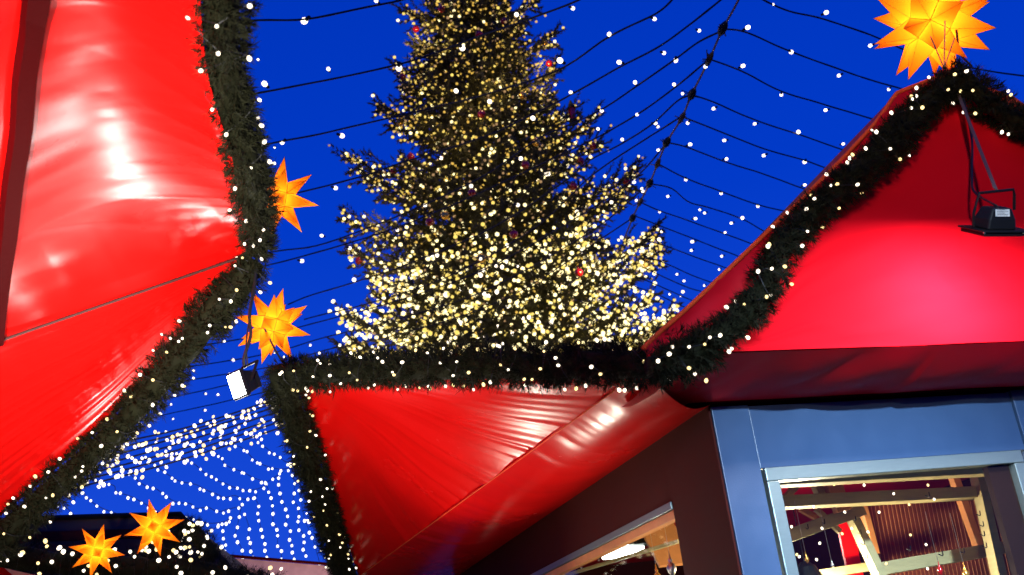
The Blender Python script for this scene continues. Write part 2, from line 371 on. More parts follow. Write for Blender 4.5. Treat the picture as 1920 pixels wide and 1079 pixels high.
# --- front gable
GT = -.60
RK_PX = [(1225, 705), (1290, 668), (1400, 590), (1452, 510), (1490, 430), (1560, 365), (1640, 285), (1700, 215), (1750, 165), (1800, 138)]
RK = [loc(on_t(x, y, GT)) for x, y in RK_PX]
AS = 1.405
RKL = [Vector((s, z, 0)) for s, t, z in RK]
RKR = [Vector((2*AS-p.x, p.y, 0)) for p in RKL]
def rakeZ(s, lst=None):
    if s > AS: s = 2*AS-s
    for i in range(len(RKL)-1):
        if RKL[i].x <= s <= RKL[i+1].x: return RKL[i].y+(RKL[i+1].y-RKL[i].y)*(s-RKL[i].x)/(RKL[i+1].x-RKL[i].x)
    return RKL[0].y if s < RKL[0].x else RKL[-1].y
ZB = 2.855
def gable(u, v):
    s = -.45+(2*AS+.9)*u; z0 = ZB; z1 = max(z0+.001, rakeZ(s)-.0); return L(s, GT+.04, z0+(z1-z0)*v)
patch('gable_panel', gable, 90, 30, lambda u, v: .010*n1(u*5, v*2)+.005*n1(u*14+v*3, v*3)+.004*ridge(u*8+v*2.5, 31)*(1-v), M['pvc_wall'], A)
def soffit(u, v):
    s = -.45+(2*AS+.9)*u; return L(s, GT+.04+(-.04-GT-.02)*v, ZB-.004+(2.79-ZB)*v - .06*math.sin(math.pi*v)*(1 if s > .9 else .8))
def dispS(u, v):
    s = -.45+(2*AS+.9)*u
    return -(.045*math.sin(math.pi*min(1, v*1.02))*(ridge(s*2.1+v*.7, 3)*.6+.4*n1(s*4.5-v*1.5, 5))*math.exp(-max(0, s-.8)*1.6)+.004*n1(s*3, 6))
patch('soffit', soffit, 180, 40, dispS, M['pvc_soft'], A)
# corner piece between soffit and side canopy band
def cornerp(u, v):
    a = L(-.45, GT+.04, ZB-.004).lerp(PQ, u); b = L(-.03, -.05, 2.772); return a.lerp(b, v)+EZ*.006*math.sin(math.pi*v)
patch('corner_gusset', cornerp, 30, 30, lambda u, v: -.003*math.sin(math.pi*v)*ridge(u*4+v, 6), M['pvc_soft'], A)
# verge: raised fabric edge behind the garland
VG_PX = [(1205, 655), (1232, 628), (1300, 568), (1437, 437), (1560, 318), (1640, 232), (1676, 182), (1690, 172), (1745, 150), (1790, 128)]
VG = [on_t(x, y, GT+.03) for x, y in VG_PX]; VGs = smooth(VG, 5)
RKs = [on_t(x, y, GT+.035) for x, y in RK_PX]; RKss = smooth(RKs, 5)
mb = MB(); n = 80
for i in range(n+1):
    a = poly_at(VGs, i/n); b = poly_at(RKss, i/n)
    for j in range(7): mb.v.append(a.lerp(b, j/6)+E2*(.025*noise.noise(Vector((i*.16, j*.35, 2)))-.0*j))
for i in range(n):
    for j in range(6): k = i*7+j; mb.f.append((k, k+1, k+8, k+7))
mb.build('roof_verge', M['pvc_soft'], A, sm=True)
MB().tube([p+E2*.0 for p in VGs], .011, 6).build('lit_verge_rim', M['pvc_lit_edge'], A, sm=True)  # rim tube added to carry the painted orange glow
# roof skin, extruded back from the verge (mirrored for the right slope)
def mir(P): s, t, z = loc(P); return L(2*AS-s, t, z)
for side in (0, 1):
    mb = MB(); pts = [poly_at(VGs, i/24) for i in range(25)]
    if side: pts = [mir(p) for p in pts]
    for p in pts:
        s, t, z = loc(p); mb.v.append(p+EZ*.004+E2*.03); mb.v.append(L(s+(AS-s)*.62, 6.05, z-.12))
    for i in range(24): mb.f.append((2*i, 2*i+1, 2*i+3, 2*i+2))
    mb.build('roof_slope', M['pvc_soft'], A, sm=True)
vr = [mir(poly_at(VGs, i/24)) for i in range(25)]; rr = [mir(poly_at(RKss, i/24)) for i in range(25)]
mb = MB()
for i in range(25): mb.v += [vr[i], rr[i]]
for i in range(24): mb.f.append((2*i, 2*i+1, 2*i+3, 2*i+2))
mb.build('roof_verge', M['pvc_lit_edge'], A, sm=True)

# --- interior of the stall
def tb(mb, a, b, t, w, d):                 # beam between two photo points on the plane t
    return mb.bar(on_t(*a, t), on_t(*b, t), w, d, E2)
MB().box(L(.07, .07, 2.74), E1*3.16, E2*5.8, EZ*.02).build('ceiling_cloth', M['pvc_soft'], A)
for (a, b, t, w, d, mt) in [((1440, 905), (1860, 882), .25, .05, .09, 'wood'), ((1440, 945), (1840, 925), .55, .06, .10, 'wood'),
        ((1462, 1012), (1610, 958), .8, .07, .12, 'wood'), ((1588, 950), (1664, 1110), .85, .05, .07, 'wood'), ((1832, 892), (1880, 1110), .5, .05, .07, 'wood'),
        ((1610, 925), (1640, 1040), 1.25, .04, .06, 'wood_orange'), ((1788, 895), (1840, 1040), 1.2, .05, .05, 'wood_orange'),
        ((1640, 1070), (1880, 1028), 1.0, .07, .10, 'wood'), ((1460, 1090), (1640, 1062), 1.3, .05, .08, 'wood'),
        ((1462, 945), (1505, 900), .7, .03, .05, 'wood'), ((1530, 905), (1548, 945), .75, .06, .05, 'wood'), ((1558, 900), (1580, 960), .7, .09, .05, 'wood_orange'),
        ((1500, 955), (1530, 972), 1.0, .03, .03, 'wood_orange'), ((1530, 955), (1575, 998), 1.0, .03, .03, 'wood')]:
    tb(MB(), a, b, t, w, d).build('roof_beam', M[mt], A, bevel=.003)
MB().bar(on_t(1580, 970, 1.4), on_t(1610, 1110, 1.4), .1, .02, E2).build('red_banner', M['pvc'], A)
mb = MB(); a0, b0, c0 = on_t(1618, 950, 1.6), on_t(1860, 930, 1.6), on_t(1650, 1130, 1.6)
mb.box(a0+E2*.02, b0-a0, E2*.01, c0-a0)
rack = mb.build('wire_rack', M['mesh_board'], A)
mb = MB()
for k in range(34):
    mb.tube([a0+(b0-a0)*(k/33), a0+(b0-a0)*(k/33)+(c0-a0)], .0016, 4)
mb.build('rack_wire', M['wood_orange'], rack)
for (x, y) in [(1598, 975), (1608, 1000), (1614, 1020), (1620, 1045), (1830, 965), (1836, 985), (1838, 1003), (1842, 1025), (1735, 930), (1540, 980), (1509, 990), (1700, 1030), (1760, 1040), (1800, 1035)]:
    p = on_t(x, y, .75 if x < 1650 else .45); MB().tube(smooth([p, p-E2*.03-EZ*.012, p-E2*.035+EZ*.012], 4), .0028, 5).build('hook', M['black'], A)
# window strings of small lights inside, and ornaments
FS = thing('fairy_light_string', 'tiny warm lights scattered behind the glazed door of the stall', 'fairy lights', on_t(1470, 960, .3), 'light strings inside the stall')
ipx = [(1469, 946), (1526, 954), (1484, 991), (1586, 963), (1543, 994), (1599, 994), (1581, 1004), (1493, 1043), (1497, 1047), (1536, 1022), (1630, 1000), (1708, 1006), (1648, 964), (1706, 949), (1741, 913), (1620, 913), (1563, 912), (1675, 929), (1753, 939), (1828, 891), (1738, 1024), (1532, 1053), (1562, 1068), (1740, 1070), (1660, 1060)]
wp = [on_t(x, y, .28+.1*R_.random()) for x, y in ipx]
for p in wp: inst('bulb', BW if R_.random() < .5 else BY, p, FS, .0062, Vector((R_.uniform(-1, 1), R_.uniform(-1, 1), 1)).to_track_quat('Z', 'Y'))
def ornament(px, py, plane, val, h, mt, lab):
    p = on_t(px, py, val) if plane == 't' else on_s(px, py, val)
    t = thing('hanging_ornament', lab, 'ornament', p, 'glass ornaments hung in the stall windows')
    prof = [(0, -.5), (.05, -.42), (.14, -.3), (.2, -.12), (.14, .02), (.06, .1), (.1, .17), (.05, .25), (.015, .5), (0, .52)]
    b = MB(); n = 10
    for rr, z in prof:
        for k in range(n): a = 6.283*k/n; b.v.append(p+Vector((rr*h*math.cos(a), rr*h*math.sin(a), z*h)))
    for i in range(len(prof)-1):
        for k in range(n): b.f.append((i*n+k, i*n+(k+1) % n, (i+1)*n+(k+1) % n, (i+1)*n+k))
    b.build('spire_body', mt, t, sm=True); MB().tube([p+EZ*h*.5, p+EZ*(h*.5+.25)], .001, 4).build('thread', M['silver'], t)
ornament(1258, 1060, 's', .12, .14, M['silver'], 'pale glass spire ornament hanging in the left side window near its frame')
ornament(1232, 1078, 's', .2, .12, M['gold_ball'], 'greenish gold spire ornament left of the pale glass spire in the side window')
ornament(1512, 1046, 't', .4, .06, M['gold_ball'], 'small gold bell ornament behind the lower left of the glazed door')
ornament(1560, 1058, 't', .4, .05, M['silver'], 'small silver ornament behind the bottom of the glazed door, right of the gold bell')
ornament(1762, 1066, 't', .35, .07, M['red_ball'], 'red glass ornament low behind the right half of the glazed door')
ornament(1810, 1072, 't', .35, .09, M['gold_ball'], 'gold spire ornament low behind the right edge of the glazed door')
# side window interior: rail, panel, reflector lamp
MB().bar(on_s(960, 1110, .35), on_s(1275, 1015, .35), .03, .02).build('hanging_rail', M['wood'], A)
MB().bar(on_s(1230, 985, .6), on_s(1270, 1060, .6), .25, .02, E2).build('inner_panel', M['wood_orange'], A)
p0 = on_s(1168, 1040, .55)
SL = thing('ceiling_lamp', 'white glowing ceiling lamp under a dark reflector inside the side window', 'lamp', p0)
MB().box(p0-E2*.34-E1*.12+EZ*.02, E1*.24, E2*.68, EZ*.035).build('reflector', M['black'], SL, bevel=.008)
MB().box(p0-E2*.22-E1*.08, E1*.16, E2*.44, EZ*.018).build('lamp_tube', M['tubeglow'], SL)
MB().lbox(.07, .95, 1.3, 5.2, 2.70, 2.715).build('ceiling_board', M['board'], A)
lamp('POINT', 'lamp_glow', p0-EZ*.07, (.85, 1, .9), 16, SL, .04)
lamp('AREA', 'lamp_light', p0-EZ*.01, (1, .93, .8), 90, SL, .16, .44, Vector((0, 0, -1)))
p1 = L(.9, 1.0, 2.0)
SL2 = thing('ceiling_lamp', 'warm counter lamp inside the stall behind the glazed door', 'lamp', p1)
MB().tube([p1+EZ*.02, p1+EZ*.09, p1+EZ*.12], lambda u: .09*(1-.75*u), 14).build('lamp_shade', M['black'], SL2); MB().tube([p1+EZ*.12, L(.9, 1.0, 2.74)], .003, 5).build('cord', M['cable'], SL2)
MB().ball(p1, .03).build('bulb', M['tubeglow'], SL2)
lamp('POINT', 'lamp_light', p1-EZ*.04, (1, .86, .58), 120, SL2, .05)

# ================================================================ floodlights
def floodlight(label, p, face, w, h, energy, color, lit=True, bracket=True, size=None, group='floodlights on the stalls'):
    t = thing('floodlight', label, 'floodlight', p, group)
    z = face.normalized(); x = z.cross(EZ); x = x.normalized() if x.length > .1 else E1.copy(); y = z.cross(x).normalized()
    if y.z < 0: x = -x; y = -y
    def fr(cx, cy, cz): return p+x*cx+y*cy+z*cz
    MB().box(fr(-w/2, -h/2, -.012), x*w, y*h, z*.022).build('front_plate', M['black'], t, bevel=.004)
    b = MB(); i0 = len(b.v)
    for k, (sx_, sy_) in enumerate(((.46, .44), (.36, .32))):
        for c in ((-1, -1), (1, -1), (1, 1), (-1, 1)): b.v.append(fr(c[0]*w*sx_, c[1]*h*sy_, -.012-(h*.5)*k))
    b.f = [(0, 1, 5, 4), (1, 2, 6, 5), (2, 3, 7, 6), (3, 0, 4, 7), (4, 5, 6, 7), (3, 2, 1, 0)]
    bd = b.build('housing', M['black'], t, bevel=.006)
    fn = MB()
    for k in range(5): fn.box(fr(-w*.34+k*w*.16, -h*.3, -.012-h*.5), x*.008, y*h*.6, z*-.02)
    fn.build('cooling_fin', M['black'], bd)
    MB().box(fr(-w*.22, -h*.345-.0, -h*.40), x*w*.42, y*-.004+z*0, z*h*.2).build('rating_label', M['label_w'], bd)
    MB().box(fr(-w*.43, -h*.42, .0105), x*w*.86, y*h*.84, z*.003).build('lamp_face', M['lampglass'] if lit else M['glass'], t)
    if bracket:
        q = [fr(-w*.56, 0, -.03), fr(-w*.56, h*.62, -.10), fr(w*.56, h*.62, -.10), fr(w*.56, 0, -.03)]
        MB().tube(q, .007, 6).build('bracket', M['black'], t)
    if energy: lamp('AREA', 'flood_beam', p+z*.018, color, energy, t, w*.8, h*.8, z)
    return t, fr
# gable floodlight, plate nearly edge-on to the viewer, shining down the gable
pf = on_t(1862, 437, GT-.40)
phi = math.radians(34)
nf = (E2*math.sin(phi)-EZ*math.cos(phi)).normalized()
t = thing('floodlight', 'black floodlight with rating label hung before the pink lit gable', 'floodlight', pf, 'floodlights on the stalls')
X = E1*.995+E2*.0; X.normalize(); Y = nf.cross(X).normalized()
if Y.dot(E2) < 0: Y = -Y
def fr(a, b, c): return pf+(X*a+Y*b+nf*c)*.82
MB().box(fr(-.115, -.075, -.012), X*.23, Y*.15, nf*.018).build('front_plate', M['black'], t, bevel=.004)
MB().box(fr(-.125, -.085, -.022), X*.25, Y*.17, nf*.009).build('rim', M['black'], t, bevel=.003)
b = MB()
for sx_, sy_, c in ((.088, .065, -.022), (.082, .06, -.075), (.058, .045, -.135)):
    for cc in ((-1, -1), (1, -1), (1, 1), (-1, 1)): b.v.append(fr(cc[0]*sx_, cc[1]*sy_, c))
for k in (0, 4):
    for i in range(4): b.f.append((k+i, k+(i+1) % 4, k+4+(i+1) % 4, k+4+i))
b.f += [(8, 9, 10, 11), (3, 2, 1, 0)]
hb = b.build('housing', M['black'], t, bevel=.008)
lb = fr(-.045, -.0555, -.085); up_ = (fr(0, -.045, -.135)-fr(0, -.06, -.075)).normalized(); nn = up_.cross(X).normalized()
if nn.dot(CAM-pf) < 0: nn = -nn
MB().box(lb+up_*.006+nn*.001, X*.07, up_*.030, nn*.0025).build('rating_label', M['label_w'], hb)
mb = MB()
for k in range(4): mb.box(lb+up_*(.012+k*.007)+nn*.0038+X*.006, X*(.055-.015*(k % 2)), up_*.0018, nn*.0006)
mb.build('label_print', M['cable'], hb)
for a_, b_ in ((-.12, -.078), (.12, -.078)): MB().ball(fr(a_, b_, -.012), .006).build('screw', M['silver'], t)
MB().box(fr(-.10, -.06, .0065), X*.2, Y*.12, nf*.003).build('lamp_face', M['lampglass'], t)
br = [fr(-.125, 0, -.03), fr(-.135, .0, -.10), fr(-.118, .0, -.205), fr(.09, .0, -.225), fr(.10, .0, -.20), fr(.112, 0, -.12)]
MB().tube(br, .0065, 6).build('bracket', M['black'], t)
lamp('AREA', 'flood_beam', fr(0, 0, .02), (1, .95, .97), 38, t, .2, .12, nf)
topp = on_t(1797, 178, GT-.06); midb = (br[2]+br[3])/2
MB().bar(topp, midb+EZ*.01, .018, .005, E2).build('hanging_strap', M['strap'], t)
MB().tube(smooth([on_t(1806, 185, GT-.08), on_t(1822, 260, GT-.16), on_t(1822, 330, GT-.24), on_t(1828, 362, GT-.27), fr(-.02, -.03, -.14)], 8), .0055, 6).build('power_cable', M['cable'], t)

# ================================================================ STALL B (left)
PB = at(474, 474, 5.0)
B = thing('market_stall', 'market stall at left with glossy bright red roof lining and dark shaded fold', 'market stall', Vector((-2.6, 3.2, 0)), 'red roofed market stalls')
RT = [at(366, -160, 2.45), at(374, -60, 2.65), at(378, 40, 2.9), at(392, 150, 3.25), at(424, 260, 3.65), at(450, 340, 4.1), at(466, 410, 4.5), PB]
RTs = smooth(RT, 5)
LT = [at(-120, -190, 2.3), at(-120, 100, 2.85), at(-120, 400, 3.7), at(-120, 680, 4.9)]
LTs = smooth(LT, 5)
def upB(u, v):
    a = poly_at(RTs, v); b = poly_at(LTs, v); p = a.lerp(b, u); p.z += .20*math.sin(math.pi*u)*min(1, 5.5*v*(1-v)); return p
def dispU(u, v):
    e = math.exp(-u/.16)*min(1, u*30)
    d = .016*e*(ridge(v*13+u*2.5, 11)+.5*ridge(v*31-u*3, 12)-.6)
    d += .012*math.exp(-((v-.93)/.10)**2)*ridge(u*5+v*3, 13)
    d += .004*math.exp(-((u-.62)/.25)**2)*math.exp(-((v-.78)/.14)**2)*ridge(v*15+u*3, 14)
    d += .003*n1(u*3, v*3)
    return -d*min(1, (1-v)*25)
patch('roof_lining', upB, 150, 240, dispU, M['pvc'], B)
FR = [PB, at(425, 540, 5.15), at(330, 650, 5.4), at(200, 790, 5.7), at(90, 890, 5.9), at(-10, 975, 6.1), at(-120, 1075, 6.3)]
FRs = smooth(FR, 5)
def loB(u, v):      # u from the peak outward, v from the seam to the lower edge
    a = poly_at([PB, LT[-1]], u); b = poly_at(FRs, u); p = a.lerp(b, v); p.y += .05*math.sin(math.pi*v)*u; return p
def dispL(u, v):
    w = v*7+.3*n1(u*3, 3)
    return (.008*u*(ridge(w*1.3, 21)*.7+.5*ridge(w*3.1+u, 22)+.25*n1(w*7, 23))*math.exp(-((v-.35)/.38)**2)+.004*n1(w*5, 24)*u)*-1
patch('roof_lining', loB, 160, 160, dispL, M['pvc'], B)
MB().tube([PB.lerp(LT[-1], k/20)+(CAM-PB).normalized()*.014-EZ*.004 for k in range(21)], .007, 6).build('ridge_cord', M['seam'], B)
# shaded fabric fold down the left side, shade put in as dark red
def find(fn, px, py, m=40):
    best = None; d = ray(px, py)
    for i in range(1, m):
        for j in range(0, m+1):
            p = fn(i/m, j/m); k = (p-CAM).normalized().dot(d)
            if best is None or k > best[0]: best = (k, i/m, j/m)
    return nrm(fn, best[1], best[2])
def nrm(fn, u, v, e=.02):
    a = fn(u+e, v)-fn(u-e, v); b = fn(u, v+e)-fn(u, v-e); n = a.cross(b).normalized(); P = fn(u, v)
    return P, (n if n.dot(CAM-P) > 0 else -n)
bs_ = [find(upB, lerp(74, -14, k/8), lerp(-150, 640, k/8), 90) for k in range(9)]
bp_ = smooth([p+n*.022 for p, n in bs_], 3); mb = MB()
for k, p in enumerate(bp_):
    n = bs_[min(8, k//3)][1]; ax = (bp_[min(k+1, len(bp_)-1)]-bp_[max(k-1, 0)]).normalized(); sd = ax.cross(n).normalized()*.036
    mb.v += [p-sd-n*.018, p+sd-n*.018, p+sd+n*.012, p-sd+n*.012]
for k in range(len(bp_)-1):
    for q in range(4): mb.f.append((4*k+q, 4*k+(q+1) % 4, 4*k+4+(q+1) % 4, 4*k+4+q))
mb.build('shaded_fold', M['dark_red'], B)
# hem strip along the lower edge
mb = MB()
for i in range(61):
    p = poly_at(FRs, i/60); mb.v += [p+EZ*.028+Vector((0, -.012, 0)), p-EZ*.012+Vector((.012, -.02, 0))]
for i in range(60): mb.f.append((2*i, 2*i+1, 2*i+3, 2*i+2))
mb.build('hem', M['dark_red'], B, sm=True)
mb = MB(); q0 = [RTs[i] for i in range(0, len(RTs))]
for p in q0: mb.v += [p+Vector((.01, 0, .01)), p+Vector((.03, 0, .09))]
for i in range(len(q0)-1): mb.f.append((2*i, 2*i+1, 2*i+3, 2*i+2))
mb.build('roof_verge', M['dark_red'], B, sm=True)
# outer roof skin, wall and posts (behind/left of the frame)
mb = MB(); c1 = LT[-1]+Vector((-1.5, .3, -.3)); c0 = LT[0]+Vector((-1.5, 0, -.5))
mb.v = [LT[0], LT[-1], c1, c0]; mb.f = [(0, 1, 2, 3)]; mb.build('roof_slope', M['pvc'], B)
MB().box(Vector((-4.2, 1.6, 0)), Vector((1.5, 0, 0)), Vector((0, 3.0, 0)), EZ*2.3).build('stall_cabin', M['brown_with_shade'], B, bevel=.01)
MB().box(Vector((-2.62, 4.3, 0)), Vector((.09, 0, 0)), Vector((0, .09, 0)), EZ*2.5).build('post', M['brown_with_shade'], B, bevel=.004)
MB().box(Vector((-2.62, 1.7, 0)), Vector((.09, 0, 0)), Vector((0, .09, 0)), EZ*3.0).build('post', M['brown_with_shade'], B, bevel=.004)

# ================================================================ garlands
def gp(px, t): return [on_t(x, y, t) for x, y in px]
garland('thick fir garland climbing the left side of the pink lit gable', gp([(1215, 690), (1265, 682), (1325, 640), (1400, 590), (1440, 530), (1462, 478), (1510, 415), (1570, 360), (1630, 310), (1690, 248), (1740, 192), (1790, 150)], GT-.06), .080, 58, 1)
pr = [L(2*AS-s, GT-.06, z) for s, t_, z in [loc(p) for p in gp([(1790, 150), (1745, 185), (1690, 248), (1630, 310), (1570, 360), (1462, 478), (1330, 640)], GT-.06)]]
garland('fir garland descending to the right from the gable peak under the big star', [on_t(1780, 145, GT-.06), on_t(1815, 160, GT-.06)]+[on_t(1850, 190, GT-.06), on_t(1885, 215, GT-.06)]+pr[3:], .080, 46, 2)
garland('level fir garland across the picture below the lit spruce', [at(1330, 660, 4.3), at(1262, 676, 4.36)]+[at(x, y, 1/(1/4.45+(1/6.2-1/4.45)*(1206-x)/658)-.09) for x, y in [(1190, 684), (1100, 684), (1000, 690), (900, 688), (800, 692), (700, 692), (620, 698), (530, 700)]], .098, 84, 3)
garland('steep fir garland at the left edge of the red triangular side canopy', [at(x, y, 1/(1/6.2+(1/9.4-1/6.2)*(y-696)/386)-.10) for x, y in [(524, 700), (548, 770), (568, 830), (590, 900), (614, 980), (642, 1070), (662, 1130)]], .106, 66, 4)
garland('dark fir garland running to the top edge beside the bright red lining', [at(482, 466, 4.98), at(478, 400, 4.5), at(466, 320, 4.0), at(440, 225, 3.6), at(422, 130, 3.25), at(418, 40, 2.95), at(412, -60, 2.7), at(405, -180, 2.45)], .088, 34, 5, 'w', nlen=.045)
garland('fir garland slanting down left from the corner of the left stall', [at(476, 490, 5.02), at(452, 530, 5.05), at(398, 592, 5.12), at(325, 685, 5.27), at(240, 785, 5.5), at(160, 865, 5.7), at(90, 928, 5.85), at(28, 985, 6.0), at(-60, 1060, 6.15)], .100, 66, 6)

# ================================================================ stars
def star(label, c, Rr, energy, rot, inner=.45, edges=True, cord=None):
    t = thing('paper_star', label, 'star', c, 'glowing orange paper stars')
    bm = bmesh.new(); k = 1+math.sqrt(2)
    for pm in ((1, 1, k), (1, k, 1), (k, 1, 1)):
        for sx_ in (1, -1):
            for sy_ in (1, -1):
                for sz_ in (1, -1): bm.verts.new((pm[0]*sx_, pm[1]*sy_, pm[2]*sz_))
    r = bmesh.ops.convex_hull(bm, input=bm.verts); bmesh.ops.dissolve_limit(bm, angle_limit=.05, verts=bm.verts, edges=bm.edges)
    nrm = Vector((1, 1, k)).length; q = rot.to_matrix(); mb = MB(); ed = MB()
    for f in bm.faces:
        vs = [q @ (v.co/nrm*inner*Rr)+c for v in f.verts]; cc = sum(vs, Vector())/len(vs); n = (cc-c).normalized()
        tip = c+n*Rr*(1.0 if len(vs) == 4 else .93)
        i0 = len(mb.v); mb.v += vs+[tip]
        for i in range(len(vs)): mb.f.append((i0+i, i0+(i+1) % len(vs), i0+len(vs)))
        if edges:
            for i in range(len(vs)):
                ed.tube([vs[i]+(vs[i]-c)*.01, vs[(i+1) % len(vs)]+(vs[(i+1) % len(vs)]-c)*.01], .0018, 4, False)
                ed.tube([vs[i]+(vs[i]-c)*.006, tip], .0008, 3, False)
    bm.free()
    o = mb.build('paper_body', M['star'], t)
    if edges: ed.build('fold_edges', M['star_edge'], t)
    lamp('POINT', 'star_lamp', c, (1, .82, .5), energy, t, Rr*.28)
    if cord: MB().tube(cord, .006, 6).build('power_cord', M['cable'], t)
    return t
from mathutils import Euler
c = on_t(1748, 44, GT+.05)
star('largest orange paper star above the gable peak at right', c, .335, 10, Euler((.35, .5, .25)).to_quaternion(),
     cord=smooth([c+Vector((.06, -.1, -.12)), on_t(1800, 100, GT-.02), on_t(1822, 125, GT-.04)], 5))
c = at(511, 612, 6.15)
star('orange paper star over the garland corner beside the lit floodlight', c, .235, 4.4, Euler((.2, .35, .1)).to_quaternion(),
     cord=smooth([c+Vector((-.03, -.1, -.03)), at(515, 655, 6.1), at(530, 680, 6.15)], 5))
c = at(520, 372, 5.25)
star('orange paper star half hidden behind the dark garland of the left stall', c, .225, 4, Euler((.5, .15, .4)).to_quaternion())
c = at(182, 1034, 10.0)
star('lower left orange paper star before the dark roof', c, .235, 4.4, Euler((.3, .2, .5)).to_quaternion(), edges=False)
c = at(290, 990, 10.4)
star('upper orange paper star before the dark roof at lower left', c, .27, 5.5, Euler((.1, .6, .3)).to_quaternion(), edges=False)
# wire hanger under the big star
c = on_t(1775, 95, GT-.02)
hg = MB(); pk = on_t(1770, 128, GT-.03)
for q in ((1745, 70), (1772, 40), (1790, 72)): hg.tube([pk, on_t(*q, GT-.2)], .003, 5)
tag(hg.build('star_bracket', M['rope'], origin=pk), 'thin wire bracket holding the largest star on the gable peak', 'bracket')

# lit floodlight hung on cable from the left stall corner
fl = at(447, 722, 4.9)
t, fr2 = floodlight('lit floodlight shining greenish white below the orange star on its cable', fl, ((CAM-fl).normalized()+Vector((-1.0, 0, -.12))), .105, .13, 12, (.9, 1, .95))
MB().tube(smooth([at(481, 486, 4.98), at(478, 530, 4.95), at(468, 590, 4.9), at(470, 630, 4.9), at(458, 670, 4.9), at(458, 690, 4.92)], 6), .008, 6).build('power_cable', M['cable'], t)
MB().tube(smooth([at(484, 492, 5.0), at(474, 560, 4.95), at(462, 640, 4.9), at(464, 688, 4.92)], 6), .004, 6).build('hanging_cord', M['cable'], t)

# ================================================================ sky cables (a net about 8 m above the ground)
ZN = 9.5
def Z(pts, z=ZN): return [atz(x, y, z) for x, y in pts]
SPINE = [(1412, -70), (1385, 0), (1355, 55), (1330, 112), (1297, 178), (1278, 222), (1250, 268), (1233, 308), (1218, 345), (1200, 380), (1186, 410), (1170, 450)]
sp = Z(SPINE)
T = thing('suspension_rope', 'pale taut rope running down the sky from the top edge, knotted to the light cables', 'rope', sp[0])
MB().tube(smooth(sp, 3), .017, 6).build('rope', M['rope'], T, sm=True)
for i, p in enumerate(sp[2:-1]):
    k = MB(); dd = (sp[i+3]-sp[i+1]).normalized()
    k.tube([p-dd*.16, p-dd*.06, p+dd*.05, p+dd*.15], lambda u: .022+.035*math.sin(math.pi*u)*(1.2 if i % 2 == 0 else .7), 7)
    for _ in range(5): k.tube([p+Vector((R_.uniform(-.05, .05),)*3), p+Vector((R_.uniform(-.14, .14), R_.uniform(-.14, .14), R_.uniform(-.1, .1)))], .008, 4)
    k.build('knot', M['wood_dark'] if i % 2 else M['cable'], T, sm=True)
ordn = ['topmost', 'second', 'third', 'fourth', 'fifth', 'sixth', 'seventh', 'eighth', 'ninth', 'tenth', 'eleventh', 'twelfth', 'thirteenth', 'fourteenth', 'fifteenth', 'sixteenth', 'seventeenth']
LEFT = [
 ([(380, 55), (470, 40), (575, 36), (700, 12), (770, -5), (860, -45)], [(572, 39, 1.7), (706, 3, .9)]),
 ([(380, 195), (470, 178), (600, 154), (748, 122), (822, 98), (897, 70), (960, 48), (1080, 3), (1160, -40)], [(497, 159, 1.5), (616, 131, 1), (748, 127, 1.7), (866, 90, 1.5), (969, 29, 1.1), (1073, 16, 1), (484, 113, .6)]),
 ([(400, 300), (500, 272), (600, 252), (730, 222), (785, 209), (897, 182), (1045, 133), (1141, 70), (1230, 26), (1275, -15)], [(530, 267, 1.3), (640, 255, 1.4), (856, 172, 1.3), (1051, 115, 1.6), (1142, 66, 1.1), (1226, 36, 1), (515, 277, .6)]),
 ([(500, 378), (600, 352), (682, 330), (760, 304), (911, 256), (1026, 202), (1078, 174), (1160, 128), (1238, 87), (1290, 50), (1365, -10)], [(628, 353, 1.3), (826, 297, 1.1), (919, 192, 1.3), (1071, 174, .9), (1162, 118, 1.2), (1244, 100, 1), (1310, 58, .9)]),
 ([(470, 480), (530, 470), (610, 457), (760, 400), (900, 335), (1008, 262), (1063, 237), (1126, 208), (1193, 163), (1267, 111), (1310, 80), (1355, 58)], [(604, 443, 1.1), (796, 386, 1.2), (975, 298, 1.3), (1000, 223, 1.4), (1127, 208, 1), (1191, 156, 1.1), (1267, 113, 1.3)]),
 ([(475, 505), (565, 482), (660, 455), (790, 410), (960, 335), (1100, 268), (1150, 242), (1200, 212), (1265, 165), (1330, 112)], [(565, 490, 1.4), (655, 466, 1.2), (745, 432, 1.1), (1122, 243, .9), (1194, 216, .9), (1264, 160, 1), (970, 385, 1.3)]),
 ([(540, 572), (580, 556), (665, 530), (760, 498), (920, 430), (1060, 340), (1100, 305), (1170, 268), (1225, 232), (1270, 190), (1297, 178)], [(664, 526, 1.6), (1167, 263, 1), (1228, 232, 1), (1233, 238, .9), (1280, 177, .8), (900, 486, 1.2)]),
 ([(570, 600), (600, 592), (690, 570), (840, 520), (1000, 430), (1110, 330), (1210, 262), (1280, 218)], [(720, 560, 1), (1145, 380, 1.2), (970, 500, 1)]),
 ([(360, 652), (430, 640), (520, 625), (600, 604), (720, 572), (900, 510), (1080, 410), (1190, 335), (1250, 270)], [(420, 641, 1), (436, 675, 1.1), (719, 560, .9), (1235, 282, .9), (1188, 343, 1)]),
 ([(330, 692), (430, 677), (520, 660), (600, 636), (720, 606), (900, 550), (1100, 440), (1218, 345)], [(439, 676, 1.1), (636, 648, 1.3), (581, 648, 1), (1203, 355, .9)]),
 ([(300, 722), (400, 706), (500, 690), (620, 655), (740, 630), (950, 560), (1186, 410)], [(363, 696, 1), (363, 710, 1), (431, 702, 1.2), (545, 667, .9), (1193, 377, .9)]),
 ([(250, 762), (340, 742), (430, 722), (520, 700), (640, 668), (760, 640)], [(320, 759, 1), (385, 739, 1), (515, 662, .9), (665, 655, .8)]),
 ([(215, 800), (330, 774), (430, 752), (500, 735)], [(264, 796, .9), (259, 792, .9), (324, 786, 1), (384, 770, 1.1), (409, 741, 1.1)]),
]
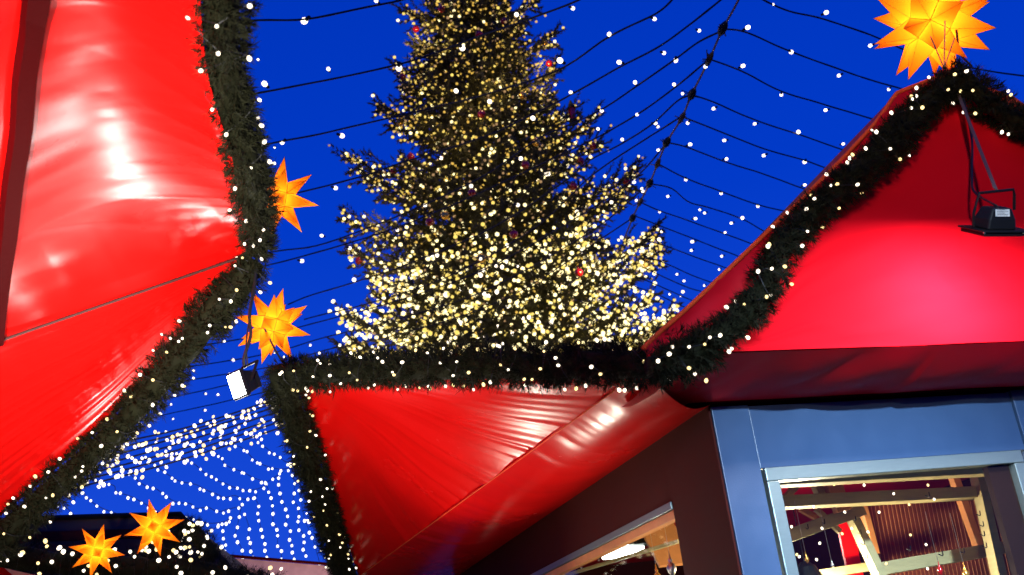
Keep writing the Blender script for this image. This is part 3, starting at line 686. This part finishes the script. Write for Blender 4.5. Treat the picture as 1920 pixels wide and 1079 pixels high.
for i, (c, b) in enumerate(LEFT):
    cable_string('light_cable', 'black light cable, %s of those crossing the sky left of the rope' % ordn[i], 'light string', Z(c),
                 [(atz(x, y, ZN), s, 'w') for x, y, s in b], r=.013, group='bulb cables across the sky', br=.025)
RIGHT = [
 ([(1400, -18), (1430, 0), (1480, 22), (1544, 37), (1633, 67), (1700, 95), (1770, 110), (1830, 130), (1950, 148)], [(1449, 9, .6), (1548, 25, 1.1), (1633, 86, 1)]),
 ([(1355, 55), (1400, 62), (1482, 97), (1574, 131), (1640, 153), (1690, 167), (1760, 190)], [(1401, 53, 1.2), (1483, 98, 1.2), (1574, 142, 1), (1667, 168, .9)]),
 ([(1330, 112), (1392, 135), (1465, 172), (1549, 198), (1640, 225), (1700, 243)], [(1324, 125, 1), (1392, 125, 1.1), (1465, 178, 1), (1549, 207, 1), (1636, 237, .8)]),
 ([(1297, 178), (1340, 193), (1416, 226), (1497, 253), (1590, 285), (1650, 300)], [(1339, 204, 1), (1416, 233, .9), (1497, 249, 1.3), (1580, 271, .9)]),
 ([(1280, 220), (1330, 240), (1433, 280), (1510, 302), (1555, 318), (1600, 328)], [(1290, 231, 1), (1359, 264, 1), (1433, 292, 1.1), (1509, 304, 1.3)]),
 ([(1250, 268), (1292, 278), (1361, 305), (1440, 330), (1508, 355), (1560, 370)], [(1293, 272, 1.1), (1361, 299, 1), (1508, 348, 1)]),
 ([(1233, 308), (1286, 335), (1352, 360), (1421, 385), (1477, 398), (1520, 410)], [(1286, 337, 1.1), (1352, 363, 1.1), (1421, 387, 1.1)]),
 ([(1218, 345), (1260, 355), (1292, 380), (1330, 390), (1392, 412), (1437, 437), (1470, 455)], [(1253, 369, .9), (1313, 394, .9), (1322, 400, .9), (1372, 419, 1), (1392, 410, 1.3)]),
 ([(1196, 378), (1237, 396), (1300, 418), (1380, 447), (1420, 462)], [(1237, 398, .9), (1303, 411, 1.1), (1359, 437, .8), (1205, 360, 1)]),
 ([(1190, 406), (1240, 425), (1299, 448), (1370, 476), (1400, 488)], [(1241, 435, .9), (1299, 454, 1.2), (1297, 470, 1), (1354, 481, 1)]),
 ([(1200, 448), (1255, 465), (1310, 485), (1365, 505), (1400, 520)], [(1235, 450, 1.3), (1349, 506, .9)]),
 ([(1205, 480), (1250, 496), (1300, 518), (1345, 535), (1380, 550)], [(1270, 515, .9), (1321, 536, .9)]),
 ([(1200, 500), (1240, 518), (1290, 540), (1335, 552)], [(1282, 528, 1)]),
 ([(1190, 520), (1220, 530), (1260, 548), (1310, 570)], [(1225, 548, .8), (1256, 552, 1), (1276, 556, .7)]),
 ([(1190, 538), (1230, 552), (1290, 580), (1320, 590)], [(1300, 576, .9)]),
]
for i, (c, b) in enumerate(RIGHT):
    cable_string('light_cable', 'black light cable, %s of those running right from the rope to the gable' % ordn[i], 'light string', Z(c),
                 [(atz(x, y, ZN), s, 'w') for x, y, s in b], r=.012, group='bulb cables across the sky', br=.025)

# ================================================================ light net in the lower left sky
def dots(pts, step, jit, rnd):
    o = []; Lt = sum((pts[i+1]-pts[i]).length for i in range(len(pts)-1)); n = max(2, int(Lt/step))
    for i in range(n): p = poly_at(pts, (i+rnd.uniform(-.3, .3)+.5)/n); o.append(p+Vector((rnd.uniform(-jit, jit), 0, rnd.uniform(-jit, jit))))
    return o
rn = random.Random(11)
SW = [
 [(470, 815), (485, 830), (505, 845), (525, 860), (548, 872), (570, 868)],
 [(400, 815), (425, 830), (457, 842), (471, 857), (490, 871), (520, 880), (542, 879), (560, 872)],
 [(350, 828), (377, 841), (400, 849), (412, 857), (422, 871), (437, 880), (454, 885), (470, 894), (487, 901), (500, 904), (515, 896), (530, 885)],
 [(310, 840), (345, 860), (367, 873), (383, 887), (408, 902), (422, 907), (440, 915), (463, 920), (484, 917), (500, 910)],
 [(270, 855), (300, 880), (334, 902), (366, 909), (388, 920), (408, 928), (421, 934), (440, 930), (456, 937), (470, 935), (482, 930)],
 [(225, 870), (253, 898), (273, 912), (292, 917), (310, 930), (325, 940), (340, 944), (357, 945), (367, 954), (390, 952), (408, 960), (430, 955), (452, 950)],
 [(150, 880), (178, 901), (213, 911), (218, 922), (246, 932), (267, 943), (292, 957), (314, 962), (323, 970), (344, 969), (365, 974), (380, 980), (400, 982), (424, 978), (438, 972)],
 [(110, 895), (138, 909), (152, 920), (172, 942), (197, 956), (223, 965), (251, 977), (290, 985), (325, 995), (350, 1002), (370, 998), (395, 995), (412, 985)],
 [(75, 925), (93, 942), (121, 950), (139, 966), (162, 974), (191, 984), (214, 988), (242, 1001), (270, 1010), (310, 1018), (345, 1022), (375, 1010), (392, 1000)],
 [(50, 955), (79, 976), (108, 976), (133, 992), (154, 1004), (168, 1006), (222, 1018), (250, 1020), (273, 1033), (300, 1040), (330, 1042)],
 [(30, 985), (50, 1002), (78, 1008), (99, 1020), (122, 1027), (133, 1030), (180, 1045), (225, 1040), (243, 1043), (260, 1050), (300, 1062)],
]
for i, c in enumerate(SW):
    ds = 18.5-.15*i
    pts = smooth([at(x, y, ds) for x, y in c], 4)
    t = thing('net_light_string', 'sagging string of tiny lights, %s swag below the cable bundle' % ordn[i].replace('topmost', 'uppermost'), 'light string', pts[0], 'swags of the light net')
    MB().tube(pts, .005, 4).build('wire', M['cable'], t)
    for p in dots(pts, .115, .022, rn): inst('bulb', BC, p, t, .020*rn.uniform(.85, 1.1), Vector((0, 0, -1)).to_track_quat('Z', 'Y'))
CO = [[(545, 530), (505, 620), (545, 710), (570, 785)], [(745, 390), (700, 450), (665, 530), (670, 610), (695, 680), (685, 745), (715, 800)],
 [(870, 250), (840, 380), (820, 490), (795, 580), (820, 645), (870, 735), (875, 825)], [(895, 355), (945, 510), (935, 605), (955, 655), (960, 745), (985, 810)],
 [(1000, 180), (1045, 270), (1035, 345), (1045, 420), (1070, 515), (1085, 590), (1110, 665), (1110, 735), (1130, 810)],
 [(1115, 20), (1150, 120), (1175, 180), (1190, 265), (1195, 345), (1195, 455), (1237, 515), (1245, 580), (1245, 690), (1285, 740), (1285, 830)],
 [(1255, -30), (1255, 40), (1270, 130), (1290, 220), (1330, 300), (1350, 375), (1330, 460), (1380, 530), (1370, 620), (1395, 685), (1400, 755), (1420, 830)],
 [(1380, -160), (1400, -60), (1425, 30), (1420, 130), (1410, 225), (1465, 290), (1470, 380), (1460, 430), (1470, 520), (1520, 580), (1525, 650), (1515, 725), (1545, 795)],
 [(1470, 100), (1490, 200), (1530, 420), (1580, 545), (1610, 600), (1640, 700), (1690, 880)]]
for i, c in enumerate(CO):
    pts = [at(300+x/5.647, 900+y/5.647, 17.5) for x, y in c]
    t = thing('net_light_string', 'hanging vertical string of tiny white lights, %s column from the left' % ordn[i].replace('topmost', 'first'), 'light string', pts[0], 'hanging columns of the light net')
    MB().tube(pts, .004, 4).build('wire', M['cable'], t)
    for p in pts: inst('bulb', BC, p, t, .022*rn.uniform(.85, 1.1), Vector((0, 0, -1)).to_track_quat('Z', 'Y'))
BU = [((150, 872), (330, 822), (525, 762)), ((150, 884), (330, 834), (525, 772)), ((140, 896), (330, 846), (530, 782)), ((130, 908), (330, 856), (530, 790)), ((120, 922), (330, 866), (530, 802)), ((200, 836), (360, 800), (530, 745)), ((180, 850), (350, 810), (528, 752))]
for i, c in enumerate(BU):
    pts = smooth([at(x, y, 16.5+.12*i) for x, y in c], 8)
    t = thing('bundled_light_cable', 'light studded cable in the slanting bundle, %s from the top' % ordn[[2, 3, 4, 5, 6, 0, 1][i]].replace('topmost', 'first'), 'light string', pts[0], 'cables of the slanting light bundle')
    MB().tube(pts, .014, 5).build('cable', M['cable'], t, sm=True)
    for p in dots(pts, .125, .085, rn): inst('bulb', BW if rn.random() < .7 else BY, p, t, .026*rn.uniform(.7, 1.15), Vector((rn.uniform(-1, 1), 0, -1)).to_track_quat('Z', 'Y'))

# ================================================================ big spruce
TD = 26.0
tb_ = at(957, 650, TD); TB = Vector((tb_.x, tb_.y, 0)); TH = 27.0
TR = thing('christmas_tree', 'tall spruce covered in golden fairy lights against the blue sky', 'tree', TB)
MB().tube([TB+EZ*(TH*k/12) for k in range(13)], lambda u: .34*(1-u)+.02, 10).build('trunk', M['bark'], TR, sm=True)
rt = random.Random(5); crown = MB(); lights = []
viewdir = (TB-CAM); viewdir.z = 0; viewdir.normalize(); side = Vector((viewdir.y, -viewdir.x, 0))
def Rz(z): return max(.15, .1+(TH-z)*(.232 if z < 14 else .232-.035*min(1, (z-14)/4)))
def bough(z0, az, Lb, rise, thick=1.0):
    d = (side*math.cos(az)+viewdir*math.sin(az)); o = TB+EZ*z0; pts = []
    for k in range(9):
        u = k/8; pts.append(o+d*Lb*u+EZ*Lb*(-.16*math.sin(math.pi*u*.8)+rise*u*u))
    crown.tube(pts, lambda u: .05*(1-u)+.008, 4, False)
    nt_ = int(10+Lb*7*thick)
    for i in range(nt_):
        u = .10+.90*((i+rt.random())/nt_); p = poly_at(pts, u); tn = (poly_at(pts, min(1, u+.05))-poly_at(pts, max(0, u-.05))).normalized()
        sd = tn.cross(EZ).normalized()*(1 if i % 2 else -1)
        ln = (.25+Lb*.20*(1-u)**.8+.12)*rt.uniform(.7, 1.25)*thick
        ax = (tn*rt.uniform(.5, 1)+sd*rt.uniform(.3, 1.1)+EZ*rt.uniform(-.55, .4)).normalized()
        needles(crown, p, ax, ln, int(12+ln*30), .17, .055, rt, .85)
        if rt.random() < .85:
            lights.append(p+ax*ln*rt.uniform(.2, 1.05)+Vector((rt.uniform(-.06, .06), rt.uniform(-.06, .06), rt.uniform(-.06, .06))))
    needles(crown, pts[-2], (pts[-1]-pts[-2]).normalized(), .35, 16, .16, .04, rt, .7); lights.append(pts[-1].copy()); lights.append(pts[-1]-d*.12+EZ*.05)
    if thick > 1.2:
        for _ in range(int(16+Lb*9)):
            p = poly_at(pts, rt.uniform(.45, 1)); lights.append(p+Vector((rt.gauss(0, .13), rt.gauss(0, .13), rt.gauss(0, .11)-.04)))
    return pts
z = 5.0
while z < TH-.4:
    R0 = Rz(z); nb = int(6+R0*2.0); off = rt.uniform(0, 6)
    for k in range(nb):
        az = off+6.283*k/nb+rt.uniform(-.25, .25); bough(z+rt.uniform(-.2, .2), az, R0*rt.uniform(.6, 1.0), rt.uniform(.05, .28))
    z += .26+.014*R0*6*.9
TIPS = [(765, 25), (785, 85), (750, 132), (760, 165), (712, 200), (745, 240), (655, 296), (690, 335), (645, 410), (657, 468), (700, 520), (650, 592), (668, 650), (640, 655),
        (1000, 5), (1035, 68), (1038, 130), (1030, 195), (1112, 222), (1075, 205), (1118, 270), (1190, 318), (1180, 350), (1232, 470), (1225, 430), (1255, 590), (1262, 610), (1215, 560)]
for x, y in TIPS:
    P = at(x, y, TD*1.0); q = P-TB; zz = q.z; q.z = 0; Lb = q.length; az = math.atan2(q.dot(viewdir), q.dot(side)); rise = .22
    bough(zz-Lb*(rise-.16*math.sin(math.pi*.8)), az, Lb, rise, 1.45)
crown.build('crown', M['fir_tree'], TR)
# bulbs: the nearest hundred are parts of their own, the rest one mesh
lights.sort(key=lambda p: (p-CAM).length)
def tint(p):
    z = p.z; k = min(1, max(0, (17.5-z)/7)); x = rt.random()
    if x < .05+.33*k: return 2
    if x < .30+.45*k: return 1
    return 0 if x < .80 else 3
vis = [p for p in lights if p.z > 9.2]
big = vis[:400:4]; bs = set(id(p) for p in big)
for p in big: inst('bulb', BY if rt.random() < .5 else BW, p, TR, .045, Vector((0, 0, 1)).to_track_quat('Z', 'Y'))
mb = MB(); mi = []
for p in lights:
    if id(p) in bs: continue
    k = tint(p); r = (.036 if k in (0, 3) else (.050 if p.z < 13 else .042))*rt.uniform(.85, 1.2); mb.ball(p, r); mi += [k]*20
    if p.z > 9 and p.z < 12.3 and rt.random() < .9:
        mb.ball(p+Vector((rt.uniform(-.25, .25), rt.uniform(-.3, .1), rt.uniform(-.25, .25))), r); mi += [2 if rt.random() < .6 else 1]*20
fo = mb.build('fairy_lights', [M['tb1'], M['tb2'], M['tb3'], M['tb4']], TR, sm=True); fo.data.polygons.foreach_set('material_index', mi); fo['kind'] = 'stuff'
# a few of the tree's larger bulbs actually light the boughs
for k in range(12):
    zz = 9+k*1.45; az = -1.57+rt.uniform(-1.2, 1.2); R0 = Rz(zz)*1.02
    p = TB+(side*math.cos(az)+viewdir*math.sin(az))*R0+EZ*zz
    lamp('POINT', 'tree_bulb_light', p, (1, .72, .3), 35, TR, .08)
# baubles
BA = [(828, 18, 0), (780, 55, 0), (898, 65, 0), (945, 40, 0), (755, 145, 0), (1030, 120, 0), (903, 215, 0), (770, 295, 0), (985, 310, 0), (1112, 275, 0), (1088, 303, 0), (885, 362, 0), (1075, 350, 0), (1175, 342, 0), (806, 417, 0), (963, 440, 0), (673, 490, 0), (668, 648, 0), (1085, 512, 0), (738, 322, 0), (750, 230, 1), (835, 405, 1), (903, 485, 1), (1212, 495, 1), (1005, 268, 1), (980, 180, 1), (1022, 80, 1)]
bme = {}
for kx, nm in ((0, 'red_ball'), (1, 'gold_ball')):
    b = MB(); n = 12
    prof = [(math.sin(a*math.pi/8), -math.cos(a*math.pi/8)) for a in range(9)]+[(.2, 1.0), (.2, 1.22), (0, 1.24)]
    for rr_, zz in prof:
        for k in range(n): a = 6.283*k/n; b.v.append(Vector((rr_*math.cos(a), rr_*math.sin(a), zz)))
    for i in range(len(prof)-1):
        for k in range(n): b.f.append((i*n+k, i*n+(k+1) % n, (i+1)*n+(k+1) % n, (i+1)*n+k))
    bme[kx] = proto_mesh('bauble', b, M[nm])
for x, y, kx in BA:
    ds = TD
    d = ray(x, y); best = None
    for s_ in range(60):                       # march to the surface of the crown cone
        p = at(x, y, TD-6+s_*.1); q = p-TB; z_ = q.z; q.z = 0
        if q.length < Rz(z_)*.93: best = p; break
    p = best or at(x, y, TD-.3)
    o = bpy.data.objects.new('tree_bauble', bme[kx]); COL.objects.link(o); o.location = p; o.scale = (.105,)*3
    tag(o, 'shiny red bauble hanging on the lit spruce' if kx == 0 else 'shiny golden bauble hanging on the lit spruce', 'bauble', 'red baubles on the spruce' if kx == 0 else 'golden baubles on the spruce')
# red lantern candle on a bough tip
p = at(1073, 214, TD-.3)
c = thing('red_lantern', 'small red candle lantern with dark cap on a right bough of the spruce', 'lantern', p)
MB().tube([p-EZ*.2, p+EZ*.16], .10, 12).build('glass_body', M['red_ball'], c, sm=False); MB().tube([p+EZ*.162, p+EZ*.26, p+EZ*.42], lambda u: .12*(1-u)+.02, 12).build('cap', M['black'], c); MB().tube([p-EZ*.32, p-EZ*.202], .12, 12).build('base', M['black'], c)

# ================================================================ far stalls at lower left
C_ = thing('market_stall', 'distant dark roofed market stall behind the two small orange stars', 'market stall', at(230, 1079, 12), 'red roofed market stalls')
o_ = at(200, 1079, 12); C_['_o'] = Vector((o_.x, o_.y, 0)); C_.location = (o_.x, o_.y, 0)
r1 = [at(-60, 990, 12.5), at(60, 974, 12.5), at(240, 968, 12.5), at(338, 965, 12.6), at(425, 1058, 12.4), at(450, 1100, 12.3)]
mb = MB()
for p in r1: mb.v += [p, Vector((p.x, p.y, 2.2)), p+Vector((0, 3.5, -.4))]
for i in range(len(r1)-1): mb.f += [(3*i, 3*i+1, 3*i+4, 3*i+3), (3*i, 3*i+3, 3*i+5, 3*i+2)]
mb.build('roof', M['roof_far'], C_)
MB().tube([p+Vector((0, -.02, 0)) for p in r1], .03, 5).build('roof_edge', M['black'], C_)
mb = MB(); a, b_ = Vector((r1[0].x, r1[0].y+.3, 0)), Vector((r1[-1].x, r1[-1].y+.3, 0)); mb.box(a, b_-a, Vector((0, 3, 0)), EZ*2.2).build('cabin', M['brown_with_shade'], C_)
MB().bar(at(-80, 1012, 12.3), at(320, 1000, 12.3), .05, .10).build('batten', M['brown_with_shade'], C_)
rl = [at(-40, 1092, 9), at(30, 1085, 9.2), at(45, 1120, 9.2), at(-40, 1140, 9)]
garland('distant fir garland under the two small orange stars', [at(-20, 1040, 10.6), at(60, 1050, 10.8), at(150, 1062, 11), at(250, 1066, 11), at(340, 1068, 11), at(420, 1082, 11), at(520, 1100, 11)], .16, 70, 8, dens=300, nlen=.09, bsz=.018)
garland('distant fir garland rising to the dark roof corner beside the upper small star', [at(275, 1060, 11.2), at(310, 1030, 11.2), at(345, 990, 11.4), at(370, 1005, 11.4), at(400, 1045, 11.3)], .12, 34, 9, dens=300, nlen=.09, bsz=.018)
# red canopy corner, very low left
D1 = thing('market_stall', 'bright red canopy corner poking up at the bottom left edge', 'market stall', Vector((at(10, 1079, 8).x, at(10, 1079, 8).y, 0)), 'red roofed market stalls')
q = [at(-80, 1050, 8.5), at(8, 1066, 8.5), at(48, 1100, 8.6), at(-20, 1300, 8)]
mb = MB(); mb.v = q+[p+Vector((0, .5, .0)) for p in q]; mb.f = [(0, 1, 2, 3), (0, 4, 5, 1), (1, 5, 6, 2), (4, 7, 6, 5)]; mb.build('canopy', M['pvc'], D1)
MB().box(Vector((q[3].x-.4, q[3].y, 0)), Vector((.8, 0, 0)), Vector((0, .8, 0)), EZ*1.9).build('cabin', M['brown_with_shade'], D1)
# pale pink roof right of it
D2 = thing('market_stall', 'far market stall with pale pink roof above a red valance', 'market stall', Vector((at(520, 1079, 15).x, 16, 0)), 'red roofed market stalls')
def pinkroof():
    Mx = mat('pale_roof_canvas', (.5, .27, .24), .6, bump=.2, bscale=10, var=.3, vscale=9); return Mx
M['pink'] = pinkroof()
ra = [at(375, 1042, 15), at(640, 1064, 15), at(650, 1135, 14.85), at(455, 1088, 14.9)]
mb = MB(); mb.v = ra+[ra[0]+Vector((0, 1, -.4)), ra[1]+Vector((0, 1, -.4))]; mb.f = [(0, 3, 2, 1), (0, 1, 5, 4)]; mb.build('roof', M['pink'], D2)
MB().tube([ra[0]+Vector((0, -.03, .02)), ra[1]+Vector((0, -.03, .02))], .022, 5).build('ridge_rail', M['dark_red'], D2)
mb = MB(); v0, v1 = at(365, 1050, 14.2), at(560, 1110, 13.6); mb.v = [v0, v1, v1-EZ*.5, v0-EZ*.5]; mb.f = [(0, 1, 2, 3)]; mb.build('valance', M['pvc'], D2)
MB().box(Vector((ra[0].x, 15.5, 0)), Vector((2.6, 0, 0)), Vector((0, 2, 0)), EZ*2.6).build('cabin', M['brown_with_shade'], D2)

q_ = at(700, 1270, 12.8)
_pale = (q_, ra[1].lerp(ra[0], .4))
# ================================================================ pole lamps: some inferred from mirrored highlights, others added as fill light
def refl(P, n, dist):                      # where a lamp must hang to be mirrored at P
    v = (P-CAM).normalized(); return P+(v-2*v.dot(n)*n)*dist
def post_lamp(label, lp, aim, w, h, e, col, foot=True, spread=90):
    t, fr_ = floodlight(label, lp, aim-lp, w, h, e, col)
    for c_ in t.children:
        if c_.type == 'LIGHT': c_.data.spread = math.radians(spread)
    if foot:
        d = (aim-lp).normalized(); b0 = lp-d*.12
        MB().tube([Vector((b0.x, b0.y, .02)), b0-EZ*.05], .025, 8).build('pole', M['black'], t)
        MB().tube([Vector((b0.x, b0.y, 0)), Vector((b0.x, b0.y, .02))], .22, 16).build('base_plate', M['black'], t)
    return t
P, n = find(upB, 245, 345); lp = refl(P, n, 3.4)
post_lamp('white floodlight on a pole in the alley, mirrored in the left red lining', lp, P, .2, .16, 12, (1, .95, .88), spread=75)
P2, n2 = find(loB, 190, 600); lp2 = refl(P2, n2, 2.0)
P3, n3 = find(tri(PP, PQ, PR), 985, 835); lp3 = refl(P3, n3, 2.4)
post_lamp('warm floodlight on a pole below the triangular side canopy', lp3, P3, .16, .12, 5, (1, .9, .72), spread=100)
P5, n5 = find(band, 1135, 785); lp5 = refl(P5, n5, 2.1)
post_lamp('small warm floodlight on a pole against the brown side wall', lp5, P5, .12, .10, 1.5, (1, .88, .7), spread=70)
post_lamp('added fill floodlight on a low pole beside the viewer facing the left roof lining', Vector((-1.15, .5, 1.2)), Vector((-1.75, 3.5, 3.4)), .3, .2, 75, (1, .93, .86), spread=56)  # added lamp, evens out the red of the lining without a highlight
post_lamp('added fill floodlight on a low pole in the alley lighting the triangular canopy', Vector((-1.5, 4.3, 1.35)), Vector((-.5, 6.5, 3.0)), .25, .18, 11, (1, .93, .84), spread=95)  # added lamp, diffuse fill under the side canopy
post_lamp('added warm fill floodlight on a pole behind the viewer facing the gable', Vector((.3, -1.2, 3.4)), L(1.2, GT, 3.9), .2, .14, 9, (1, .78, .55), spread=46)  # added lamp, lifts the dark upper gable and the verge
post_lamp('added warm fill floodlight on a pole before the far pale pink roof', _pale[0], _pale[1], .2, .14, 60, (1, .8, .65), spread=150)  # added lamp, brightens the far roof from out of view
lw = Vector((1.7, -.2, 3.7))
t = post_lamp('cool white floodlight on a pole behind the viewer facing the blue grey stall front', lw, L(.9, 0, 1.75), .2, .14, 40, (.55, .78, 1), spread=36)
# clean helper property
for o in bpy.data.objects:
    if '_o' in o: del o['_o']
